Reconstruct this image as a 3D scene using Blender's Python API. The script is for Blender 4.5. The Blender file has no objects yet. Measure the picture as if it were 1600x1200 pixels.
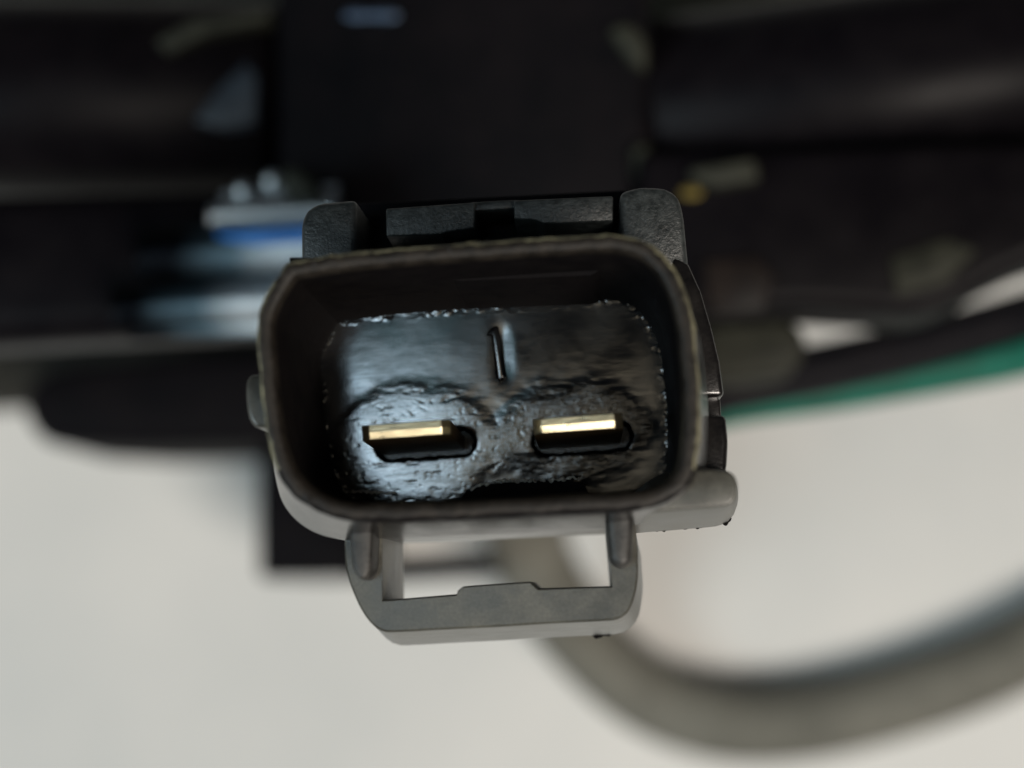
import bpy, bmesh, math, random
import numpy as np
from mathutils import Vector, Matrix, noise
from mathutils.geometry import tessellate_polygon

random.seed(7)
S = bpy.context.scene
COL = S.collection
S.unit_settings.system = 'METRIC'
S.unit_settings.scale_length = 0.01          # one unit is one centimetre

# ------------------------------------------------------------------ camera
FPX = 2754.0                                  # focal length in pixels of the 1600 px wide photograph
CAM = Vector((0.0, 0.0, 5.8))                 # lens 58 mm in front of the connector's mouth
VP = (925.0, 920.0)                           # where the connector's own axis vanishes
zc = -Vector((VP[0]-800, -(VP[1]-600), -FPX)).normalized()
xc = Vector((math.cos(math.radians(4.0)), math.sin(math.radians(4.0)), 0))
xc = (xc - zc*xc.dot(zc)).normalized()
yc = zc.cross(xc)
W2C = Matrix((xc, yc, zc)).transposed()
C2W = W2C.transposed()
cam = bpy.data.cameras.new('camera')
camo = bpy.data.objects.new('camera', cam)
COL.objects.link(camo)
camo.matrix_world = Matrix.Translation(CAM) @ C2W.to_4x4()
cam.sensor_width = 36
cam.lens = 36*FPX/1600
cam.clip_start = 0.1
cam.clip_end = 500
cam.dof.use_dof = True
cam.dof.focus_distance = 6.52
cam.dof.aperture_fstop = 0.30
S.camera = camo

# ------------------------------------------------------------------ light
world = bpy.data.worlds.new('World'); S.world = world; world.use_nodes = True
bg = world.node_tree.nodes['Background']
bg.inputs[0].default_value = (0.75, 0.85, 1.0, 1); bg.inputs[1].default_value = 0.035

def area(name, loc, target, sx, sy, power, color):
    l = bpy.data.lights.new(name, 'AREA'); l.shape = 'RECTANGLE'
    l.size = sx; l.size_y = sy; l.energy = power; l.color = color
    o = bpy.data.objects.new(name, l); COL.objects.link(o)
    o.location = loc
    o.rotation_euler = (Vector(target)-Vector(loc)).to_track_quat('-Z', 'Y').to_euler()
    return o
def dirpos(ax, ay, d):                        # degrees off the connector axis to +x and +y
    v = Vector((math.tan(math.radians(ax)), math.tan(math.radians(ay)), 1)).normalized()
    return v*d
area('ceiling_lamp', dirpos(22, -27, 60), (0, 0, -2), 24, 16, 42000, (1.0, 0.91, 0.81))
TILT = math.tan(math.radians(4.0))             # the resin floor rises a little towards the upper wall
def panel(name, x0, x1, y0, y1, d, radiance, color):
    """a lamp behind the photographer, d cm above the cavity floor, sized by the patch of floor in which it mirrors"""
    k = (6.8+d)/FPX
    ex, ey = C2W @ Vector((1, 0, 0)), C2W @ Vector((0, 1, 0))
    w, h = (x1-x0)*k, (y1-y0)*k
    p = Vector((ex.x, ex.y, 0)).normalized()*((x0+x1)/2-VP[0])*k - Vector((ey.x, ey.y, 0)).normalized()*((y0+y1)/2-VP[1])*k
    p.y -= 2*TILT*d
    p.z = d-1.0
    o = area(name, p, (p.x, p.y, 0), w, h, radiance*math.pi*w*h, color)
    o.rotation_euler = (0, 0, math.atan2(ex.y, ex.x))
    return o
panel('window_light', 522, 668, 606, 800, 24, 19.0, (0.55, 0.80, 1.0))
panel('window_light', 672, 735, 606, 800, 24, 4.5, (0.50, 0.80, 1.0))
panel('window_light', 518, 640, 470, 594, 24, 1.1, (0.50, 0.88, 1.0))
panel('window_light', 645, 692, 470, 594, 24, 2.3, (0.50, 0.88, 1.0))
panel('room_wall_light', 400, 1120, 618, 716, 26, 2.6, (1.0, 0.86, 0.62))
panel('room_wall_light', 400, 765, 719, 860, 26, 1.8, (1.0, 0.86, 0.62))
area('side_window_light', dirpos(-48, -20, 70), (0, 0, -4), 30, 30, 22500, (0.76, 0.93, 1.0))

S.view_settings.view_transform = 'Standard'
S.view_settings.look = 'None'
S.view_settings.exposure = 0.0
S.view_settings.gamma = 1.0
S.view_settings.use_curve_mapping = False

# ------------------------------------------------------------------ helpers
def P(px, py, zmm):
    """world point at height zmm (millimetres) seen at pixel (px, py)"""
    d = C2W @ Vector((px-800.0, -(py-600.0), -FPX))
    t = (zmm*0.1 - CAM.z)/d.z
    return CAM + d*t

def link(name, me, mat, parent=None):
    o = bpy.data.objects.new(name, me); COL.objects.link(o)
    for m in (mat if isinstance(mat, (list, tuple)) else [mat]):
        me.materials.append(m)
    if parent: o.parent = parent
    return o
def thing(name, label, cat, loc=(0, 0, 0)):
    o = bpy.data.objects.new(name, None); COL.objects.link(o)
    o.empty_display_size = 0.2
    o['label'] = label; o['category'] = cat
    return o
def tag(o, label, cat):
    o['label'] = label; o['category'] = cat
def smooth(me, ang=35):
    me.polygons.foreach_set('use_smooth', [True]*len(me.polygons))
    me.set_sharp_from_angle(angle=math.radians(ang))

def spline(pts, n, closed=True):
    """Catmull-Rom through 2-D points, resampled evenly to n points"""
    p = np.array(pts, float); m = len(p); out = []
    rng = range(m) if closed else range(m-1)
    for i in rng:
        if closed: a, b, c, d = p[(i-1) % m], p[i], p[(i+1) % m], p[(i+2) % m]
        else: a, b, c, d = p[max(i-1, 0)], p[i], p[i+1], p[min(i+2, m-1)]
        for t in np.linspace(0, 1, 24, endpoint=False):
            out.append(0.5*((2*b)+(c-a)*t+(2*a-5*b+4*c-d)*t*t+(3*b-a-3*c+d)*t**3))
    out = np.array(out if closed else out+[p[-1]])
    q = np.vstack([out, out[:1]]) if closed else out
    s = np.concatenate([[0], np.cumsum(np.linalg.norm(np.diff(q, axis=0), axis=1))])
    u = np.linspace(0, s[-1], n, endpoint=not closed)
    return np.stack([np.interp(u, s, q[:, 0]), np.interp(u, s, q[:, 1])], 1)

def pxring(pts, z):
    return np.array([[*P(x, y, z)][:2] for x, y in pts])*10.0   # mm
def normals2(r):
    t = np.roll(r, -1, 0)-np.roll(r, 1, 0)
    t /= np.linalg.norm(t, axis=1)[:, None]+1e-9
    n = np.stack([t[:, 1], -t[:, 0]], 1)
    c = r.mean(0)
    if ((r-c)*n).sum() < 0: n = -n
    return n
def loft(name, rings, mat, parent=None, cap_first=False, cap_last=False, mats=None, ang=40):
    """rings: list of (n x 3) mm arrays, joined in order"""
    n = len(rings[0]); v = np.vstack(rings)*0.1; f = []; mi = []
    for k in range(len(rings)-1):
        for i in range(n):
            j = (i+1) % n
            f.append((k*n+i, k*n+j, (k+1)*n+j, (k+1)*n+i)); mi.append(mats[k] if mats else 0)
    if cap_first: f.append(tuple(range(n))[::-1]); mi.append(0)
    if cap_last: f.append(tuple(range((len(rings)-1)*n, len(rings)*n))); mi.append(0)
    me = bpy.data.meshes.new(name); me.from_pydata([tuple(a) for a in v], [], f)
    bm = bmesh.new(); bm.from_mesh(me); bmesh.ops.recalc_face_normals(bm, faces=bm.faces); bm.to_mesh(me); bm.free()
    me.polygons.foreach_set('material_index', mi)
    o = link(name, me, mat, parent); smooth(me, ang)
    return o
def z3(r, z):
    return np.column_stack([r, np.full(len(r), z) if np.isscalar(z) else z])
def prism(name, poly, z0, z1, bev, mat, parent=None, grow=0.0, seg=3, n=0, jit=0.0):
    """a moulded block whose front outline is a pixel polygon at height z0, running back to z1"""
    pts = np.array(poly, float)
    if n: pts = spline(pts, n)
    r = pxring(pts, z0); r2 = r+normals2(r)*grow
    bm = bmesh.new()
    a = [bm.verts.new((x*.1, y*.1, z0*.1)) for x, y in r]
    b = [bm.verts.new((x*.1, y*.1, z1*.1)) for x, y in r2]
    m = len(a)
    top = bm.faces.new(a); bm.faces.new(b[::-1])
    for i in range(m):
        j = (i+1) % m; bm.faces.new((a[i], a[j], b[j], b[i]))
    bmesh.ops.recalc_face_normals(bm, faces=bm.faces)
    if bev:
        if n: e = list(top.edges)
        else: e = [e for e in bm.edges]
        bmesh.ops.bevel(bm, geom=e, offset=bev*.1, segments=seg, profile=0.5, affect='EDGES', clamp_overlap=True)
    me = bpy.data.meshes.new(name); bm.to_mesh(me); bm.free()
    o = link(name, me, mat, parent); smooth(me, 40)
    return o
def tube(name, pts, rad, mat, parent=None, sides=20, n=60):
    """a round cable through world points given in mm"""
    p = np.array(pts, float); m = len(p); out = []
    for i in range(m-1):
        a, b, c, d = p[max(i-1, 0)], p[i], p[i+1], p[min(i+2, m-1)]
        for t in np.linspace(0, 1, max(4, n//(m-1)), endpoint=False):
            out.append(0.5*((2*b)+(c-a)*t+(2*a-5*b+4*c-d)*t*t+(3*b-a-3*c+d)*t**3))
    out.append(p[-1]); q = np.array(out)
    rings = []
    for i in range(len(q)):
        t = q[min(i+1, len(q)-1)]-q[max(i-1, 0)]; t /= np.linalg.norm(t)
        u = np.cross(t, (0, 0, 1)); u /= np.linalg.norm(u); w = np.cross(u, t)
        th = np.linspace(0, 2*math.pi, sides, endpoint=False)
        rr = rad if np.isscalar(rad) else np.interp(i/(len(q)-1), np.linspace(0, 1, len(rad)), rad)
        rings.append(q[i]+rr*(np.cos(th)[:, None]*u+np.sin(th)[:, None]*w))
    return loft(name, rings, mat, parent, True, True, ang=60)
def P3(px, py, z):
    v = P(px, py, z); return (v.x*10, v.y*10, z)

# ------------------------------------------------------------------ materials
def mat_new(name):
    m = bpy.data.materials.new(name); m.use_nodes = True
    nt = m.node_tree; b = nt.nodes['Principled BSDF']
    return m, nt, b
def node(nt, t, **kw):
    n = nt.nodes.new(t)
    for k, v in kw.items(): setattr(n, k, v)
    return n
def ramp(nt, src, stops):
    r = nt.nodes.new('ShaderNodeValToRGB')
    el = r.color_ramp.elements
    el[0].position, el[0].color = stops[0][0], (*stops[0][1], 1)
    el[1].position, el[1].color = stops[-1][0], (*stops[-1][1], 1)
    for p, c in stops[1:-1]:
        e = el.new(p); e.color = (*c, 1)
    nt.links.new(src, r.inputs[0]); return r
def noise_tex(nt, scale, detail=6, rough=0.6, stretch=None):
    tc = nt.nodes.new('ShaderNodeTexCoord'); n = nt.nodes.new('ShaderNodeTexNoise')
    n.inputs['Scale'].default_value = scale; n.inputs['Detail'].default_value = detail; n.inputs['Roughness'].default_value = rough
    if stretch:
        mp = nt.nodes.new('ShaderNodeMapping'); mp.inputs['Scale'].default_value = stretch
        nt.links.new(tc.outputs['Object'], mp.inputs[0]); nt.links.new(mp.outputs[0], n.inputs['Vector'])
    else: nt.links.new(tc.outputs['Object'], n.inputs['Vector'])
    return n
def plastic(name, c0, c1, rough=0.45, scale=9.0, bump=0.08, fine=90.0, r_var=0.12, spec=0.5):
    m, nt, b = mat_new(name)
    n1 = noise_tex(nt, scale, 8, 0.65); n2 = noise_tex(nt, fine, 4, 0.6)
    r = ramp(nt, n1.outputs[0], [(0.35, c0), (0.7, c1)])
    mx = node(nt, 'ShaderNodeMix', data_type='RGBA', blend_type='MULTIPLY'); mx.inputs[0].default_value = 0.5
    r2 = ramp(nt, n2.outputs[0], [(0.3, (0.45, 0.45, 0.45)), (0.7, (1.5, 1.5, 1.5))])
    nt.links.new(r.outputs[0], mx.inputs['A']); nt.links.new(r2.outputs[0], mx.inputs['B'])
    nt.links.new(mx.outputs['Result'], b.inputs['Base Color'])
    mr = node(nt, 'ShaderNodeMapRange'); mr.inputs['To Min'].default_value = rough-r_var; mr.inputs['To Max'].default_value = rough+r_var
    nt.links.new(n1.outputs[0], mr.inputs[0]); nt.links.new(mr.outputs[0], b.inputs['Roughness'])
    bp = node(nt, 'ShaderNodeBump'); bp.inputs['Strength'].default_value = bump; bp.inputs['Distance'].default_value = 0.01
    nt.links.new(n2.outputs[0], bp.inputs['Height']); nt.links.new(bp.outputs[0], b.inputs['Normal'])
    b.inputs['Specular IOR Level'].default_value = spec
    return m
M = {}
M['housing'] = plastic('black_moulded_plastic', (0.004, 0.0035, 0.0035), (0.012, 0.0105, 0.0095), 0.22, spec=0.6, r_var=0.08)
M['inner'] = plastic('matt_inner_plastic', (0.0025, 0.002, 0.0025), (0.0055, 0.0045, 0.0045), 0.7, 9, spec=0.08)
M['lip'] = plastic('scuffed_lip_plastic', (0.005, 0.0042, 0.0035), (0.022, 0.018, 0.014), 0.5, 16, 0.2, spec=0.22)
M['pale_edge'] = plastic('pale_plastic_edge', (0.04, 0.037, 0.024), (0.24, 0.225, 0.14), 0.5, 14)  # paler olive strip along the rim's outer edge, except below
M['gloss'] = plastic('glossy_black_plastic', (0.004, 0.004, 0.006), (0.008, 0.008, 0.010), 0.34, 3, spec=0.6)
M['flash'] = plastic('glint_mould_flash', (0.25, 0.24, 0.2), (0.75, 0.72, 0.66), 0.25, 30, 0.3, spec=1.0)  # pale colour paints the specular glint on the flash ridges
M['blue_sheen'] = plastic('painted_blue_sheen', (0.008, 0.012, 0.018), (0.022, 0.034, 0.048), 0.5, 6)  # bluish window highlight painted as a colour
M['brown_sheen'] = plastic('painted_brown_sheen', (0.004, 0.003, 0.003), (0.013, 0.008, 0.006), 0.55, 4, spec=0.2)  # brownish highlight on the right arm painted as a colour
M['plate'] = plastic('shaded_bench_grey', (0.020, 0.019, 0.016), (0.036, 0.034, 0.028), 0.6, 2, spec=0.1)  # dark tone standing in for bench in shade
M['post'] = plastic('scuffed_post_plastic', (0.008, 0.0075, 0.007), (0.04, 0.038, 0.034), 0.5, 25, 0.2)
M['latch'] = plastic('dusty_grey_plastic', (0.035, 0.034, 0.028), (0.075, 0.073, 0.06), 0.32, 7, spec=0.6)
M['clip'] = plastic('grainy_dark_plastic', (0.008, 0.010, 0.010), (0.035, 0.040, 0.040), 0.38, 22, 0.35, 80)
M['device'] = plastic('dark_device_plastic', (0.003, 0.0025, 0.0035), (0.006, 0.005, 0.006), 0.4, 3, spec=0.06)
M['device_matt'] = plastic('dark_matt_plastic', (0.003, 0.003, 0.004), (0.006, 0.005, 0.006), 0.6, 3, spec=0.05)
M['lug'] = plastic('olive_grey_plastic', (0.012, 0.013, 0.009), (0.036, 0.037, 0.027), 0.6, 4, spec=0.2)
M['black_wire'] = plastic('black_wire_insulation', (0.005, 0.005, 0.007), (0.009, 0.008, 0.010), 0.5, 3, spec=0.12)
M['green_wire'] = plastic('green_wire_insulation', (0.003, 0.09, 0.06), (0.005, 0.13, 0.09), 0.5, 3, spec=0.2)
M['cable'] = plastic('grey_cable_jacket', (0.11, 0.108, 0.092), (0.17, 0.165, 0.14), 0.6, 2, 0.1, spec=0.15)
M['blue'] = plastic('painted_blue_reflection', (0.025, 0.17, 0.55), (0.05, 0.27, 0.75), 0.4, 4)  # blue reflection on the bracket painted as a colour

def bench_mat():
    m, nt, b = mat_new('pale_bench_laminate')
    n1 = noise_tex(nt, 0.25, 4, 0.5); n2 = noise_tex(nt, 12, 6, 0.6)
    r = ramp(nt, n1.outputs[0], [(0.3, (0.52, 0.53, 0.52)), (0.7, (0.64, 0.63, 0.605))])
    nt.links.new(r.outputs[0], b.inputs['Base Color'])
    b.inputs['Roughness'].default_value = 0.55
    bp = node(nt, 'ShaderNodeBump'); bp.inputs['Strength'].default_value = 0.1; bp.inputs['Distance'].default_value = 0.02
    nt.links.new(n2.outputs[0], bp.inputs['Height']); nt.links.new(bp.outputs[0], b.inputs['Normal'])
    return m
M['bench'] = bench_mat()
def metal(name, c, rough, scale=20, bump=0.1):
    m, nt, b = mat_new(name)
    b.inputs['Metallic'].default_value = 1.0; b.inputs['Base Color'].default_value = (*c, 1)
    n = noise_tex(nt, scale, 6, 0.6, (0.25, 1, 1))
    mr = node(nt, 'ShaderNodeMapRange'); mr.inputs['To Min'].default_value = rough*0.6; mr.inputs['To Max'].default_value = rough*1.5
    nt.links.new(n.outputs[0], mr.inputs[0]); nt.links.new(mr.outputs[0], b.inputs['Roughness'])
    bp = node(nt, 'ShaderNodeBump'); bp.inputs['Strength'].default_value = bump; bp.inputs['Distance'].default_value = 0.005
    nt.links.new(n.outputs[0], bp.inputs['Height']); nt.links.new(bp.outputs[0], b.inputs['Normal'])
    return m
M['brass'] = metal('tinned_brass', (0.90, 0.79, 0.52), 0.30, 60, 0.25)
def sheen_fade_mat():
    m, nt, b = mat_new('painted_sheen_steel')
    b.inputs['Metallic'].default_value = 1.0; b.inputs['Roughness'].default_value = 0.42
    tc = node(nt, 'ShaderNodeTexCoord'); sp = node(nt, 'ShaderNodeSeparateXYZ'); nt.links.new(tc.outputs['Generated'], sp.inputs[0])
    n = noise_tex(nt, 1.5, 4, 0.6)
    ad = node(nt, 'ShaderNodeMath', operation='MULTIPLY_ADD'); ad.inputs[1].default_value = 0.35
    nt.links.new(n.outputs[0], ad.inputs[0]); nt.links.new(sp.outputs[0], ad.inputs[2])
    r = ramp(nt, ad.outputs[0], [(0.35, (0.006, 0.007, 0.009)), (0.68, (0.11, 0.17, 0.21)), (0.98, (0.72, 0.80, 0.85))])  # dark left, bright right: a fading reflection painted into the base colour
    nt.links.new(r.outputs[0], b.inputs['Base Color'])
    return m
M['sheen_fade'] = sheen_fade_mat()
M['shaded_brass'] = metal('painted_shade_brass', (0.10, 0.065, 0.03), 0.4, 40, 0.2)  # darker brass, shade on the pin sides painted in
M['dull_brass'] = metal('dull_brass', (0.16, 0.125, 0.04), 0.6)
M['dark_steel'] = metal('blue_glint_steel', (0.16, 0.22, 0.32), 0.35)  # blue tint paints in a cool glint
M['steel'] = metal('satin_steel', (0.60, 0.64, 0.66), 0.4, 6, 0.05)
def floor_mat():
    m, nt, b = mat_new('wet_black_resin')
    at = node(nt, 'ShaderNodeAttribute', attribute_name='rough_patch')
    n1 = noise_tex(nt, 40, 8, 0.7, (0.12, 1, 1)); n2 = noise_tex(nt, 120, 5, 0.7, (0.3, 1, 1)); n3 = noise_tex(nt, 5, 4, 0.5)
    r = ramp(nt, n1.outputs[0], [(0.4, (0.0015, 0.0016, 0.0025)), (0.75, (0.005, 0.005, 0.0045))])
    nt.links.new(r.outputs[0], b.inputs['Base Color'])
    mr = node(nt, 'ShaderNodeMapRange'); mr.inputs['From Min'].default_value = 0.3; mr.inputs['From Max'].default_value = 0.7
    mr.inputs['To Min'].default_value = 0.07; mr.inputs['To Max'].default_value = 0.15
    nt.links.new(n3.outputs[0], mr.inputs[0]); nt.links.new(mr.outputs[0], b.inputs['Roughness'])
    ad = node(nt, 'ShaderNodeMath', operation='ADD'); nt.links.new(n1.outputs[0], ad.inputs[0]); nt.links.new(n2.outputs[0], ad.inputs[1])
    st = node(nt, 'ShaderNodeMapRange'); st.inputs['To Min'].default_value = 0.015; st.inputs['To Max'].default_value = 0.09
    nt.links.new(at.outputs['Fac'], st.inputs[0])
    bp = node(nt, 'ShaderNodeBump'); bp.inputs['Distance'].default_value = 0.006
    nt.links.new(st.outputs[0], bp.inputs['Strength'])
    nt.links.new(ad.outputs[0], bp.inputs['Height']); nt.links.new(bp.outputs[0], b.inputs['Normal'])
    fl = node(nt, 'ShaderNodeAttribute', attribute_name='reflection_gap'); n4 = noise_tex(nt, 30, 8, 0.75, (0.22, 1, 1))  # specular cut in ragged patches to imitate dark breaks in the reflection
    r4 = ramp(nt, n4.outputs[0], [(0.42, (0, 0, 0)), (0.56, (1, 1, 1))])
    mu = node(nt, 'ShaderNodeMath', operation='MULTIPLY'); nt.links.new(r4.outputs[0], mu.inputs[0]); nt.links.new(fl.outputs['Fac'], mu.inputs[1])
    sr = node(nt, 'ShaderNodeMapRange'); sr.inputs['To Min'].default_value = 0.7; sr.inputs['To Max'].default_value = 0.06
    nt.links.new(mu.outputs[0], sr.inputs[0]); nt.links.new(sr.outputs[0], b.inputs['Specular IOR Level'])
    return m
M['resin'] = floor_mat()

# ------------------------------------------------------------------ the setting: a pale bench
ZB = -130.0
bm = bmesh.new()
bmesh.ops.create_grid(bm, x_segments=8, y_segments=8, size=60)
me = bpy.data.meshes.new('workbench'); bm.to_mesh(me); bm.free()
bench = link('workbench', me, M['bench']); bench.location = (0, 0, ZB*.1)
bench['kind'] = 'structure'

# ------------------------------------------------------------------ the black unit behind the connector
unit = thing('black_unit', 'large black moulded unit lying blurred behind the connector', 'device')
prism('body', [(425, -160), (1012, -175), (1020, 250), (1000, 330), (900, 420), (560, 420), (430, 330)], -48, -129.5, 1.2, M['device_matt'], unit)
def barrel(name, x0, x1, y0, y1, slope, z, mat, squash=1.0, taper=1.0):
    a0, a1 = np.array(P3(x0, y0+slope*(x0-400), z)), np.array(P3(x0, y1+slope*(x0-400), z))
    b0, b1 = np.array(P3(x1, y0+slope*(x1-400), z)), np.array(P3(x1, y1+slope*(x1-400), z))
    ca, cb = (a0+a1)/2, (b0+b1)/2; r = np.linalg.norm(a0-a1)/2
    ca[2] -= r*squash*0; cb[2] -= 0
    n = 48; th = np.linspace(0, 2*math.pi, n, endpoint=False)
    t = (cb-ca)/np.linalg.norm(cb-ca); u = np.array([-t[1], t[0], 0]); w = np.array([0, 0, 1.0])
    ring = lambda c, k: c+k*r*(np.cos(th)[:, None]*u+squash*np.sin(th)[:, None]*w)
    e = 0.12*r*t
    return loft(name, [ring(ca, .86*taper), ring(ca+e, taper), ring(cb-e, 1), ring(cb, .86)], mat, unit, True, True, ang=50)
barrel('barrel', -350, 445, 12, 312, 0.02, -55, M['device'])
barrel('barrel', 1000, 1900, 124, 430, -0.14, -55, M['device'])
prism('side_arm', [(-300, 305), (330, 290), (500, 285), (500, 510), (400, 512), (-300, 552)], -46, -53, 2.0, M['device'], unit, seg=5)
prism('side_arm', [(995, 230), (1250, 230), (1500, 220), (1900, 220), (1900, 330), (1640, 400), (1570, 432), (1505, 470), (1450, 492), (1380, 488), (1260, 480), (1140, 488), (995, 500)], -46, -54, 1.2, M['device'], unit, seg=4)
prism('shaded_bench_panel', [(-300, -250), (1900, -250), (1900, 330), (-300, 330)], -115, -120, 0.5, M['lug'], unit)  # olive sheet added to paint the bench beyond as shaded
prism('shaded_bench_strip', [(-300, 515), (600, 480), (600, 610), (-300, 640)], -111, -118, 0.5, M['plate'], unit)  # dark filler painting the strip of bench in shadow
prism('shade_block', [(1100, 490), (1235, 498), (1262, 520), (1258, 560), (1230, 585), (1100, 600)], -52.5, -60, 1.0, M['lug'], unit, seg=4)  # dark block added in place of an olive shadow
prism('lower_bar', [(28, 640), (42, 585), (120, 566), (420, 545), (600, 545), (600, 690), (200, 700), (60, 692)], -92, -112, 2.0, M['device_matt'], unit, seg=4)
prism('foot_block', [(402, 660), (560, 660), (566, 902), (402, 905)], -102, -129.8, 0.8, M['device_matt'], unit)
prism('foot_plate', [(540, 876), (755, 864), (757, 896), (540, 908)], -76, -104, 0.3, M['device_matt'], unit)

# steel bracket to the left of the connector
steel = thing('steel_bracket', 'shiny silver bracket with a painted blue reflection left of the connector', 'bracket')
def half_round(name, x0, x1, y0, y1, z, mat, parent, bulge, tilt=0.0):
    """a plate bowed outwards between two long edges; its left end bends back"""
    nx, ny = 28, 14; v = []; f = []
    for i in range(nx):
        s = i/(nx-1); px = x0+(x1-x0)*s
        for j in range(ny):
            t = j/(ny-1)
            py = y0+(y1-y0)*t-0.05*(px-x0)
            v.append((*P3(px, py, z)[:2], z+bulge*math.sin(math.pi*t)-3.0*(1-s)**2*tilt))
    for i in range(nx-1):
        for j in range(ny-1):
            f.append((i*ny+j, i*ny+j+1, (i+1)*ny+j+1, (i+1)*ny+j))
    me = bpy.data.meshes.new(name); me.from_pydata([tuple(c*.1 for c in q) for q in v], [], f)
    o = link(name, me, mat, parent); smooth(me, 60)
    md = o.modifiers.new('thickness', 'SOLIDIFY'); md.thickness = 0.40; md.offset = -1
    return o
half_round('top_plate', 325, 520, 322, 350, -43, M['steel'], steel, 0.3, 0.1)
half_round('plate', 215, 520, 356, 436, -43, M['sheen_fade'], steel, 0.7, 0.1)
half_round('lower_plate', 175, 450, 448, 516, -43, M['sheen_fade'], steel, 0.7, 0.1)
half_round('band', 335, 520, 360, 384, -42.1, M['blue'], steel, 0.15, 0.2)  # blue reflection painted as a raised strip

# small fittings and painted highlights on the unit
def stud(name, px, py, z, r, h, mat, parent):
    c = np.array(P3(px, py, z)); th = np.linspace(0, 2*math.pi, 16, endpoint=False)
    ring = lambda k, dz: np.column_stack([c[0]+k*r*np.cos(th), c[1]+k*r*np.sin(th), np.full(16, c[2]+dz)])
    return loft(name, [ring(1, -3), ring(1, h*.3), ring(.85, h*.7), ring(.5, h*.95), ring(.05, h)], mat, parent, True, True, ang=80)
stud('screw_head', 380, 298, -45.6, .5, .5, M['steel'], unit)
stud('screw_head', 425, 281, -45.6, .5, .4, M['steel'], unit)
ell = lambda cx, cy, a, b, n=18: [(cx+a*math.cos(2*math.pi*i/n), cy+b*math.sin(2*math.pi*i/n)) for i in range(n)]
prism('painted_patch', [(300, 188), (345, 132), (385, 92), (403, 118), (400, 192), (350, 200)], -48.3, -50, 0.3, M['blue_sheen'], unit)  # window highlight on the barrel, painted as a thin patch
prism('painted_patch', [(1095, 405), (1180, 398), (1215, 430), (1195, 485), (1110, 492)], -45.6, -47, 0.3, M['brown_sheen'], unit)  # brownish highlight painted on the right arm
prism('painted_patch', [(1390, 400), (1480, 370), (1530, 388), (1480, 440), (1400, 462)], -45.7, -47, 0.3, M['lug'], unit)  # olive sheen painted on the right arm
prism('painted_patch', [(240, 62), (300, 30), (420, 14), (420, 28), (320, 52), (260, 82)], -47.5, -50, 0.3, M['lug'], unit)  # olive strip standing in for dim bench beyond the barrel
prism('brass_rivet', ell(1080, 300, 18, 9), -45.7, -47, 0.15, M['dull_brass'], unit)
prism('glint_plate', ell(598, 22, 26, 9), -47.4, -49, 0.15, M['dark_steel'], unit)  # small steel plate added to give a bluish glint
prism('glint_plate', ell(557, 22, 20, 9), -47.5, -49, 0.1, M['dark_steel'], unit)  # second plate added for a bluish glint
prism('lug', [(430, 290), (440, 255), (475, 262), (510, 300), (470, 312)], -42, -50, 0.8, M['lug'], unit)
prism('lug', [(945, 40), (985, 30), (1012, 60), (1012, 110), (985, 95)], -47, -50, 0.8, M['lug'], unit)
prism('lug', [(985, 225), (1015, 215), (1022, 270), (990, 285)], -47, -50, 0.8, M['lug'], unit)
prism('lug', [(1075, 262), (1180, 245), (1190, 280), (1120, 292), (1080, 280)], -45, -48, 0.8, M['lug'], unit)
# ------------------------------------------------------------------ cables
o = tube('black_wire', [P3(930, 490, -80), P3(1000, 640, -60), P3(1140, 603, -60), P3(1300, 572, -62), P3(1450, 536, -64), P3(1600, 494, -66), P3(1800, 430, -70)], 1.8, M['black_wire'])
tag(o, 'black wire running right from the connector above the green wire', 'wire')
o = tube('green_wire', [P3(900, 490, -80), P3(1000, 668, -64), P3(1140, 640, -64), P3(1300, 615, -65), P3(1450, 586, -66), P3(1600, 553, -67), P3(1800, 500, -70)], [1.1, 1.1, 1.15, 1.35, 1.6, 1.7], M['green_wire'])
tag(o, 'green wire running right from the connector under the black wire', 'wire')
o = tube('grey_cable', [P3(545, 750, -112), P3(680, 735, -108), P3(800, 780, -106), P3(835, 880, -113), P3(905, 990, -122), P3(1010, 1085, -126), P3(1130, 1128, -126), P3(1260, 1126, -126), P3(1400, 1094, -126), P3(1540, 1044, -126), P3(1700, 964, -126), P3(1850, 880, -126)], 3.9, M['cable'], n=90)
tag(o, 'thick grey cable curving across the bench at lower right', 'cable')

# ------------------------------------------------------------------ the connector
con = thing('electrical_connector', 'two pin black plastic connector with open mouth and latch loop', 'connector')
ZF = -10.0
OUT = [(450, 408), (500, 398), (560, 390), (640, 383), (720, 377), (800, 371), (880, 366), (950, 363), (990, 368), (1025, 384), (1052, 412),
       (1072, 450), (1084, 490), (1091, 540), (1096, 600), (1097, 660), (1093, 710), (1082, 748), (1060, 775), (1025, 792), (980, 799), (900, 803),
       (800, 808), (700, 813), (600, 816), (545, 815), (500, 803), (465, 782), (438, 752), (422, 715), (412, 670), (406, 620), (401, 560), (398, 510),
       (403, 480), (415, 455), (430, 430)]
NR = 360
r0 = pxring(spline(OUT, NR), 0.0)
n0 = normals2(r0)
def jitter(amp, sc, seed):
    return np.array([noise.fractal(Vector((x*sc, y*sc, seed)), 1.0, 2.0, 4) for x, y in r0])*amp
ll = np.clip(n0 @ np.array([-.75, -.66]), 0, 1); rt = np.clip(n0 @ np.array([1.0, -.1]), 0, 1); lf = np.clip(-n0[:, 0], 0, 1)
exp = 0.05+0.06*np.clip(-n0[:, 1], 0, 1)**4+0.75*ll**3+0.45*rt**3+0.12*lf**2
ja, jb = jitter(0.10, 1.1, 3.0), jitter(0.07, 2.3, 9.0)
def off(d): return r0+n0*np.asarray(d).reshape(-1, 1)
INN = 0.66
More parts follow.
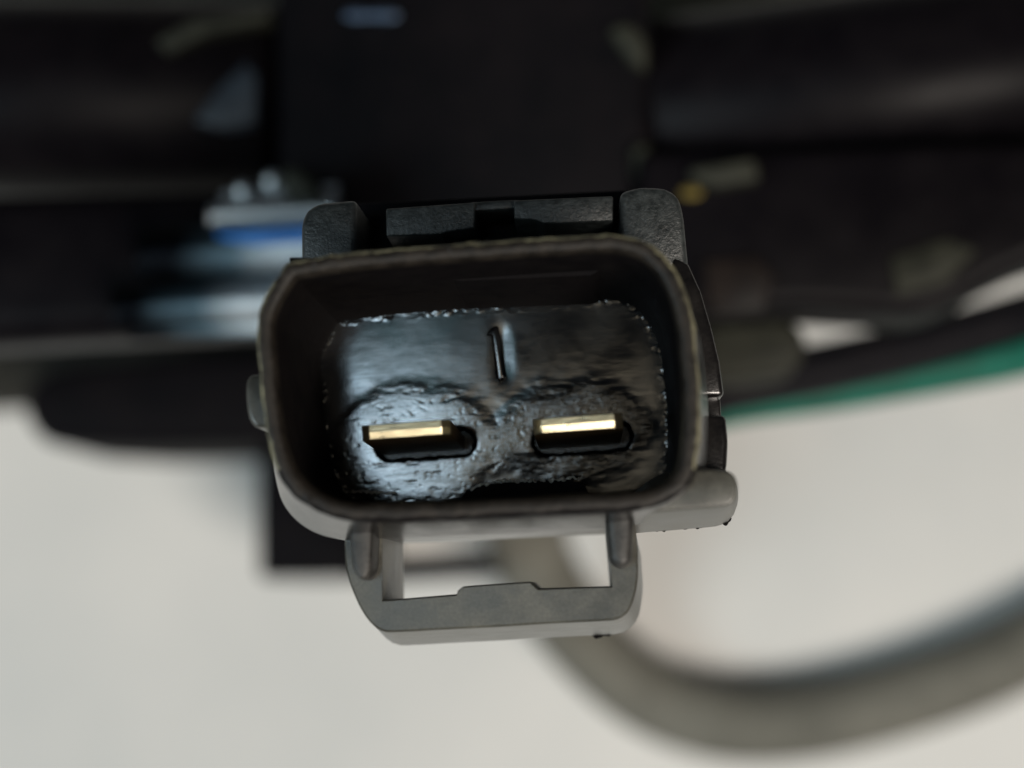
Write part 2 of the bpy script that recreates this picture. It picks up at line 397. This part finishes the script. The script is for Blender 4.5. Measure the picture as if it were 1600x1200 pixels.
rings = [z3(off(exp), -10.5), z3(off(exp), -4.5), z3(off(exp*.22), -1.6), z3(off(-0.02+ja*.5), -0.35), z3(off(-0.06+ja*.6), -0.10+jb), z3(off(-0.15+jb), -0.02),
         z3(off(-0.45+jb*.5), 0.0), z3(off(-INN+.10+jb*.5), -0.08), z3(off(np.full(NR, -INN)), -0.3), z3(off(np.full(NR, -INN-.02)), -4.0), z3(off(np.full(NR, -INN-.05)), -10.8)]
loft('housing', rings, [M['housing'], M['pale_edge'], M['inner'], M['lip']], con, mats=[0, 0, 0, 1, 1, 3, 3, 3, 2, 2], ang=50)
hm = bpy.data.objects['housing'].data
for k in (3, 4):
    for i in range(NR):
        if n0[i, 1] < -.35: hm.polygons[k*NR+i].material_index = 2
# back of the housing, closed behind the floor
rb = off(exp-.02)
loft('back_plate', [z3(rb, -10.52), z3(rb, -12.5)], M['housing'], con, True, True)

# ribs moulded on the inner top wall
def rib(poly, zf):
    r = pxring(poly, ZF); m = len(r)
    return loft('key_rib', [z3(r, ZF-.4), z3(r, zf), z3(r*.985+r.mean(0)*.015, zf+.12)], M['inner'], con, True, True)
rib([(500, 455), (500, 499), (568, 497), (596, 485), (612, 474), (616, 455)], -3.0)
rib([(704, 452), (704, 466), (716, 480), (735, 485), (925, 477), (940, 468), (944, 448)], -3.5)

rib([(715, 800), (733, 770), (765, 760), (830, 756), (890, 753), (915, 762), (930, 800)], -8.4)

# floor of the cavity: cast resin, raised and rough round the two pins
poly_in = off(np.full(NR, -INN-.05))
def sdist(pts, poly):
    """signed distance (mm) to a closed polygon, positive inside"""
    a = poly; b = np.roll(poly, -1, 0); d2 = np.full(len(pts), 1e9); ins = np.zeros(len(pts), bool)
    for p, q in zip(a, b):
        e = q-p; w = pts-p
        t = np.clip((w @ e)/(e @ e+1e-12), 0, 1)
        d2 = np.minimum(d2, ((w-t[:, None]*e)**2).sum(1))
        c = (p[1] > pts[:, 1]) != (q[1] > pts[:, 1])
        xi = p[0]+(pts[:, 1]-p[1])/(q[1]-p[1]+1e-12)*e[0]
        ins ^= c & (pts[:, 0] < xi)
    return np.where(ins, 1, -1)*np.sqrt(d2)
MOUND = [(528, 668), (548, 640), (590, 618), (640, 605), (690, 608), (735, 625), (765, 652), (785, 640), (815, 615), (870, 602), (930, 600), (975, 612),
         (1005, 640), (1024, 668), (1010, 690), (985, 706), (965, 735), (905, 752), (830, 742), (785, 726), (762, 735), (740, 765), (680, 790), (560, 792), (520, 760), (512, 710)]
mound = pxring(spline(MOUND, 130), ZF)
lo, hi = poly_in.min(0)-.05, poly_in.max(0)+.05
step = 0.042
gx, gy = np.arange(lo[0], hi[0], step), np.arange(lo[1], hi[1], step)
X, Y = np.meshgrid(gx, gy, indexing='ij'); Q = np.column_stack([X.ravel(), Y.ravel()])
dw = sdist(Q, poly_in[::4]); dm = sdist(Q, mound)
def fr(sx, sy, seed, o=4):
    return np.array([noise.fractal(Vector((x*sx, y*sy, seed)), 1.0, 2.0, o) for x, y in Q])
na, nb_, nc = fr(.7, .9, 1.0, 3), fr(1.3, 4.2, 5.0, 5), fr(3.2, 4.0, 11.0, 4)
edge = 1/(1+np.exp(-(dm+na*.30+nb_*.06)/0.13))
# pin centres (tip positions read at the tips' height)
ZT = -3.5
pinc = [np.array(P3(633, 671, ZT)[:2]), np.array(P3(903, 661, ZT)[:2])]
hole = np.zeros(len(Q))
for k, c in enumerate(pinc):
    dx, dy = Q[:, 0]-c[0]-.12, Q[:, 1]-c[1]+.01
    d = np.sqrt(np.clip(np.abs(dx)-1.40, 0, None)**2+dy**2)-0.39
    hole = np.maximum(hole, 1/(1+np.exp((d+nc*.06)/0.035)))
rgt = 0.22+0.78/(1+np.exp(-(Q[:, 0]-(pinc[0][0]*.45+pinc[1][0]*.55))/0.4))
wall = np.exp(-np.clip(dw, 0, None)/0.09)
H = 0.0015*na+edge*(0.018+0.005*nb_*rgt+0.002*nc*rgt-0.012*np.clip(nb_-.25, 0, 1)-0.010*np.clip(nc-.35, 0, 1))-1.6*hole+wall*(0.008+0.035*nc)*(0.1+0.9*(nb_ > .12))
H += TILT*(Q[:, 1]-(lo[1]+hi[1])/2)
H += np.where(edge < .5, 0.0003*nb_, 0)
nc_ = np.array(P3(786, 552, ZF)[:2]); dn = np.abs((Q-nc_)/np.array([.32, 1.0]))
H -= 0.022*np.exp(-dn[:, 0]**2-dn[:, 1]**4)
nx_, ny_ = len(gx), len(gy)
keep = dw > -0.12
idx = -np.ones(len(Q), int); idx[keep] = np.arange(keep.sum())
I = np.arange(len(Q)).reshape(nx_, ny_)
quad = np.stack([I[:-1, :-1], I[1:, :-1], I[1:, 1:], I[:-1, 1:]], -1).reshape(-1, 4)
quad = quad[keep[quad].all(1)]
me = bpy.data.meshes.new('cavity_floor')
V = np.column_stack([Q[keep], ZF+H[keep]])*.1
me.from_pydata(V.tolist(), [], idx[quad].tolist())
a = me.attributes.new('rough_patch', 'FLOAT', 'POINT'); a.data.foreach_set('value', np.clip(edge[keep]*rgt[keep]*np.clip(.75+.5*na[keep], .2, 1)+wall[keep]*.35, 0, 1).astype(np.float32))
fk = edge*np.exp(-((dm-.30)/.34)**2)*np.clip(rgt*1.3-.1, 0, 1)+edge*rgt*(Q[:, 1] < pinc[1][1]-.35)*.9  # where the dark breaks in the reflection are put in
a = me.attributes.new('reflection_gap', 'FLOAT', 'POINT'); a.data.foreach_set('value', np.clip(fk[keep]*1.2, 0, 1).astype(np.float32))
me.polygons.foreach_set('use_smooth', [True]*len(me.polygons))
floor = link('cavity_floor', me, M['resin'], con)
floor['label'] = 'glossy black resin floor, rough and wet around the pins'

# raised numeral 1
prism('numeral', [(758, 524), (768, 511), (778, 508), (783, 530), (790, 588), (783, 596), (775, 593), (770, 545), (768, 524)], ZF+.45, ZF-.3, 0.12, M['resin'], floor)

# the two pins
def pin(c):
    w, h = 1.58, 0.28
    def ring(w_, y0, y1, z0, zm, z1):          # left end, ridge and right end of one level
        return np.array([[c[0]-w_, c[1]+y0, z0], [c[0]+w_, c[1]+y0, z0], [c[0]+w_, c[1]+(y0+y1)/2, zm], [c[0]+w_, c[1]+y1, z1], [c[0]-w_, c[1]+y1, z1], [c[0]-w_, c[1]+(y0+y1)/2, zm]])
    o = loft('pin', [ring(w, -h, h, -12.5, -12.5, -12.5), ring(w, -h, h, ZT-.42, ZT-.40, ZT-.40), ring(w-.29, -h+.01, h-.03, ZT-.085, ZT, ZT-.014)], [M['brass'], M['shaded_brass']], con, True, False, ang=5)
    bm = bmesh.new(); bm.from_mesh(o.data); bm.verts.ensure_lookup_table(); v = bm.verts[:]
    bm.faces.new((v[12], v[13], v[14], v[17])); bm.faces.new((v[17], v[14], v[15], v[16]))
    bmesh.ops.recalc_face_normals(bm, faces=bm.faces); bm.to_mesh(o.data); bm.free(); o.data.set_sharp_from_angle(angle=math.radians(3))
    for f in o.data.polygons: f.material_index = 0 if f.normal.z > .4 else 1  # side faces take the brass with shade painted in
    md = o.modifiers.new('edge', 'BEVEL'); md.width = 0.003; md.segments = 2; md.limit_method = 'ANGLE'; md.angle_limit = math.radians(25)
    return o
for c in pinc: pin(c)

# latch loop below the mouth
LO = [(541, 802), (541, 850), (542, 877), (548, 905), (558, 932), (568, 952), (581, 970), (599, 983), (625, 984), (700, 980), (780, 976), (860, 971), (940, 967), (965, 964), (980, 952), (989, 930), (994, 900), (994, 860), (990, 802)]
HO = [(597, 812), (597, 940), (714, 931), (717, 924), (724, 918), (828, 911), (833, 916), (840, 922), (957, 918), (948, 812)]
def latch():
    ro, rh = pxring(np.vstack([LO[:1], spline(LO[1:-1], 90, closed=False), LO[-1:]]), -5.0), pxring(HO, -5.0)
    no = normals2(ro)
    g = np.clip(no @ np.array([0.0, -1.0]), 0, 1)*0.62+np.clip(np.abs(no[:, 0]), 0, 1)*.22
    bm = bmesh.new()
    mk = lambda r, z: [bm.verts.new((x*.1, y*.1, z*.1)) for x, y in r]
    R = [mk(ro, -5.0), mk(ro+no*(g*.05+.05)[:, None], -5.06), mk(ro+no*(g*.4+.07)[:, None], -7.5), mk(ro+no*(g+.09)[:, None], -11.0), mk(ro+no*(g+.04)[:, None], -11.8)]
    Hh = [mk(rh, -5.0), mk(rh-normals2(rh)*.05, -5.08), mk(rh-normals2(rh)*.05, -12.0)]
    for L in (R, Hh):
        for k in range(len(L)-1):
            m = len(L[k])
            for i in range(m):
                j = (i+1) % m; bm.faces.new((L[k][i], L[k][j], L[k+1][j], L[k+1][i]))
    for a, b in ((R[0], Hh[0]), (R[-1], Hh[-1])):
        vs = list(a)+list(b)
        for t in tessellate_polygon([[v.co for v in a], [v.co for v in b]]):
            try: bm.faces.new([vs[i] for i in t])
            except ValueError: pass
    bmesh.ops.recalc_face_normals(bm, faces=bm.faces)
    me = bpy.data.meshes.new('latch_loop'); bm.to_mesh(me); bm.free()
    o = link('latch_loop', me, M['latch'], con); smooth(me, 30)
    return o
lat = latch()
prism('post', [(548, 800), (580, 800), (581, 870), (578, 895), (568, 907), (556, 898), (549, 875)], -3.0, -5.2, 0.3, M['post'], lat, n=40)
prism('post', [(950, 792), (988, 792), (988, 860), (986, 878), (972, 888), (957, 880), (951, 862)], -3.0, -5.2, 0.3, M['post'], lat, n=40)

# tab at the lower right
prism('side_tab', [(985, 800), (1010, 775), (1040, 752), (1075, 737), (1125, 735), (1145, 741), (1152, 758), (1149, 776), (1137, 789), (1080, 795), (1030, 799)], -1.8, -7.5, 0.28, M['latch'], con, grow=0.5, n=64)
# collar on the right flank, in two steps with a slot between
prism('collar', [(1050, 400), (1076, 410), (1096, 455), (1112, 510), (1125, 565), (1132, 620), (1050, 620)], -6.2, -10, 0.2, M['housing'], con)
prism('collar', [(1060, 648), (1134, 648), (1138, 690), (1136, 730), (1128, 760), (1060, 770)], -5.8, -10, 0.2, M['housing'], con)
prism('collar_web', [(1050, 600), (1124, 600), (1128, 665), (1050, 665)], -7.6, -10, 0.1, M['housing'], con)
# tab on the left flank
prism('side_tab', [(402, 585), (388, 590), (384, 610), (387, 645), (394, 662), (406, 668), (440, 660), (440, 590)], -2.6, -6, 0.15, M['latch'], con, n=40)

# clip frame above the mouth
prism('clip_post', [(471, 420), (470, 350), (478, 328), (497, 317), (558, 311), (556, 420)], -6.0, -11, 0.25, M['clip'], con, grow=.05)
prism('clip_post', [(972, 420), (968, 300), (1000, 291), (1040, 293), (1060, 306), (1068, 335), (1076, 420)], -6.3, -11, 0.25, M['clip'], con, grow=.05)
prism('clip_bar', [(603, 326), (742, 316), (742, 356), (700, 362), (690, 366), (603, 369)], -6.8, -10, 0.08, M['clip'], con)
prism('clip_bar', [(803, 313), (958, 306), (958, 345), (850, 350), (838, 344), (803, 342)], -6.8, -10, 0.08, M['clip'], con)
prism('clip_bridge', [(735, 316), (810, 312), (810, 325), (735, 330)], -7.1, -10, 0.06, M['clip'], con)
prism('neck', [(600, 450), (960, 440), (980, 700), (600, 715)], -12.3, -58, 0.5, M['device_matt'], con)
prism('support_stem', [(722, 300), (850, 300), (850, 790), (722, 790)], -53, -62, 0.4, M['device_matt'], unit)
prism('clip_back', [(540, 318), (985, 296), (985, 420), (540, 420)], -10.1, -13, 0.1, M['device_matt'], con)

# ragged moulding burr along the lower back edge and at the loop's corner
def burr(pts, z, rad, n, amp):
    q = spline(pts, n, closed=False); L = []
    for i, (x, y) in enumerate(q):
        L.append(P3(x, y+amp*noise.noise(Vector((i*.7, z, 2))), z))
    r = [rad*max(.15, .6+1.2*noise.noise(Vector((i*.45, 5, z)))) for i in range(n)]
    return tube('mould_burr', L, r, M['inner'], con, sides=6, n=n)
burr([(600, 842), (720, 838), (840, 831), (946, 826)], -10.4, .05, 70, 2)
burr([(990, 828), (1060, 824), (1105, 822), (1132, 818), (1140, 808)], -7.5, .07, 60, 5)
burr([(928, 996), (940, 992), (952, 988)], -11.2, .12, 14, 6)
burr([(958, 984), (966, 978), (974, 968)], -10.0, .08, 14, 6)

def flash(pts, z, rad, n, amp):
    o = burr(pts, z, rad, n, amp); o.name = 'mould_flash'; o.data.materials[0] = M['flash']; return o  # ridge of moulding flash with its glint painted pale
flash([(735, 764), (765, 755), (800, 751), (850, 751), (905, 747)], -8.3, .08, 60, 5)
flash([(502, 742), (510, 757), (524, 768), (560, 768), (620, 771)], -9.9, .06, 60, 5)

S.render.engine = 'CYCLES'
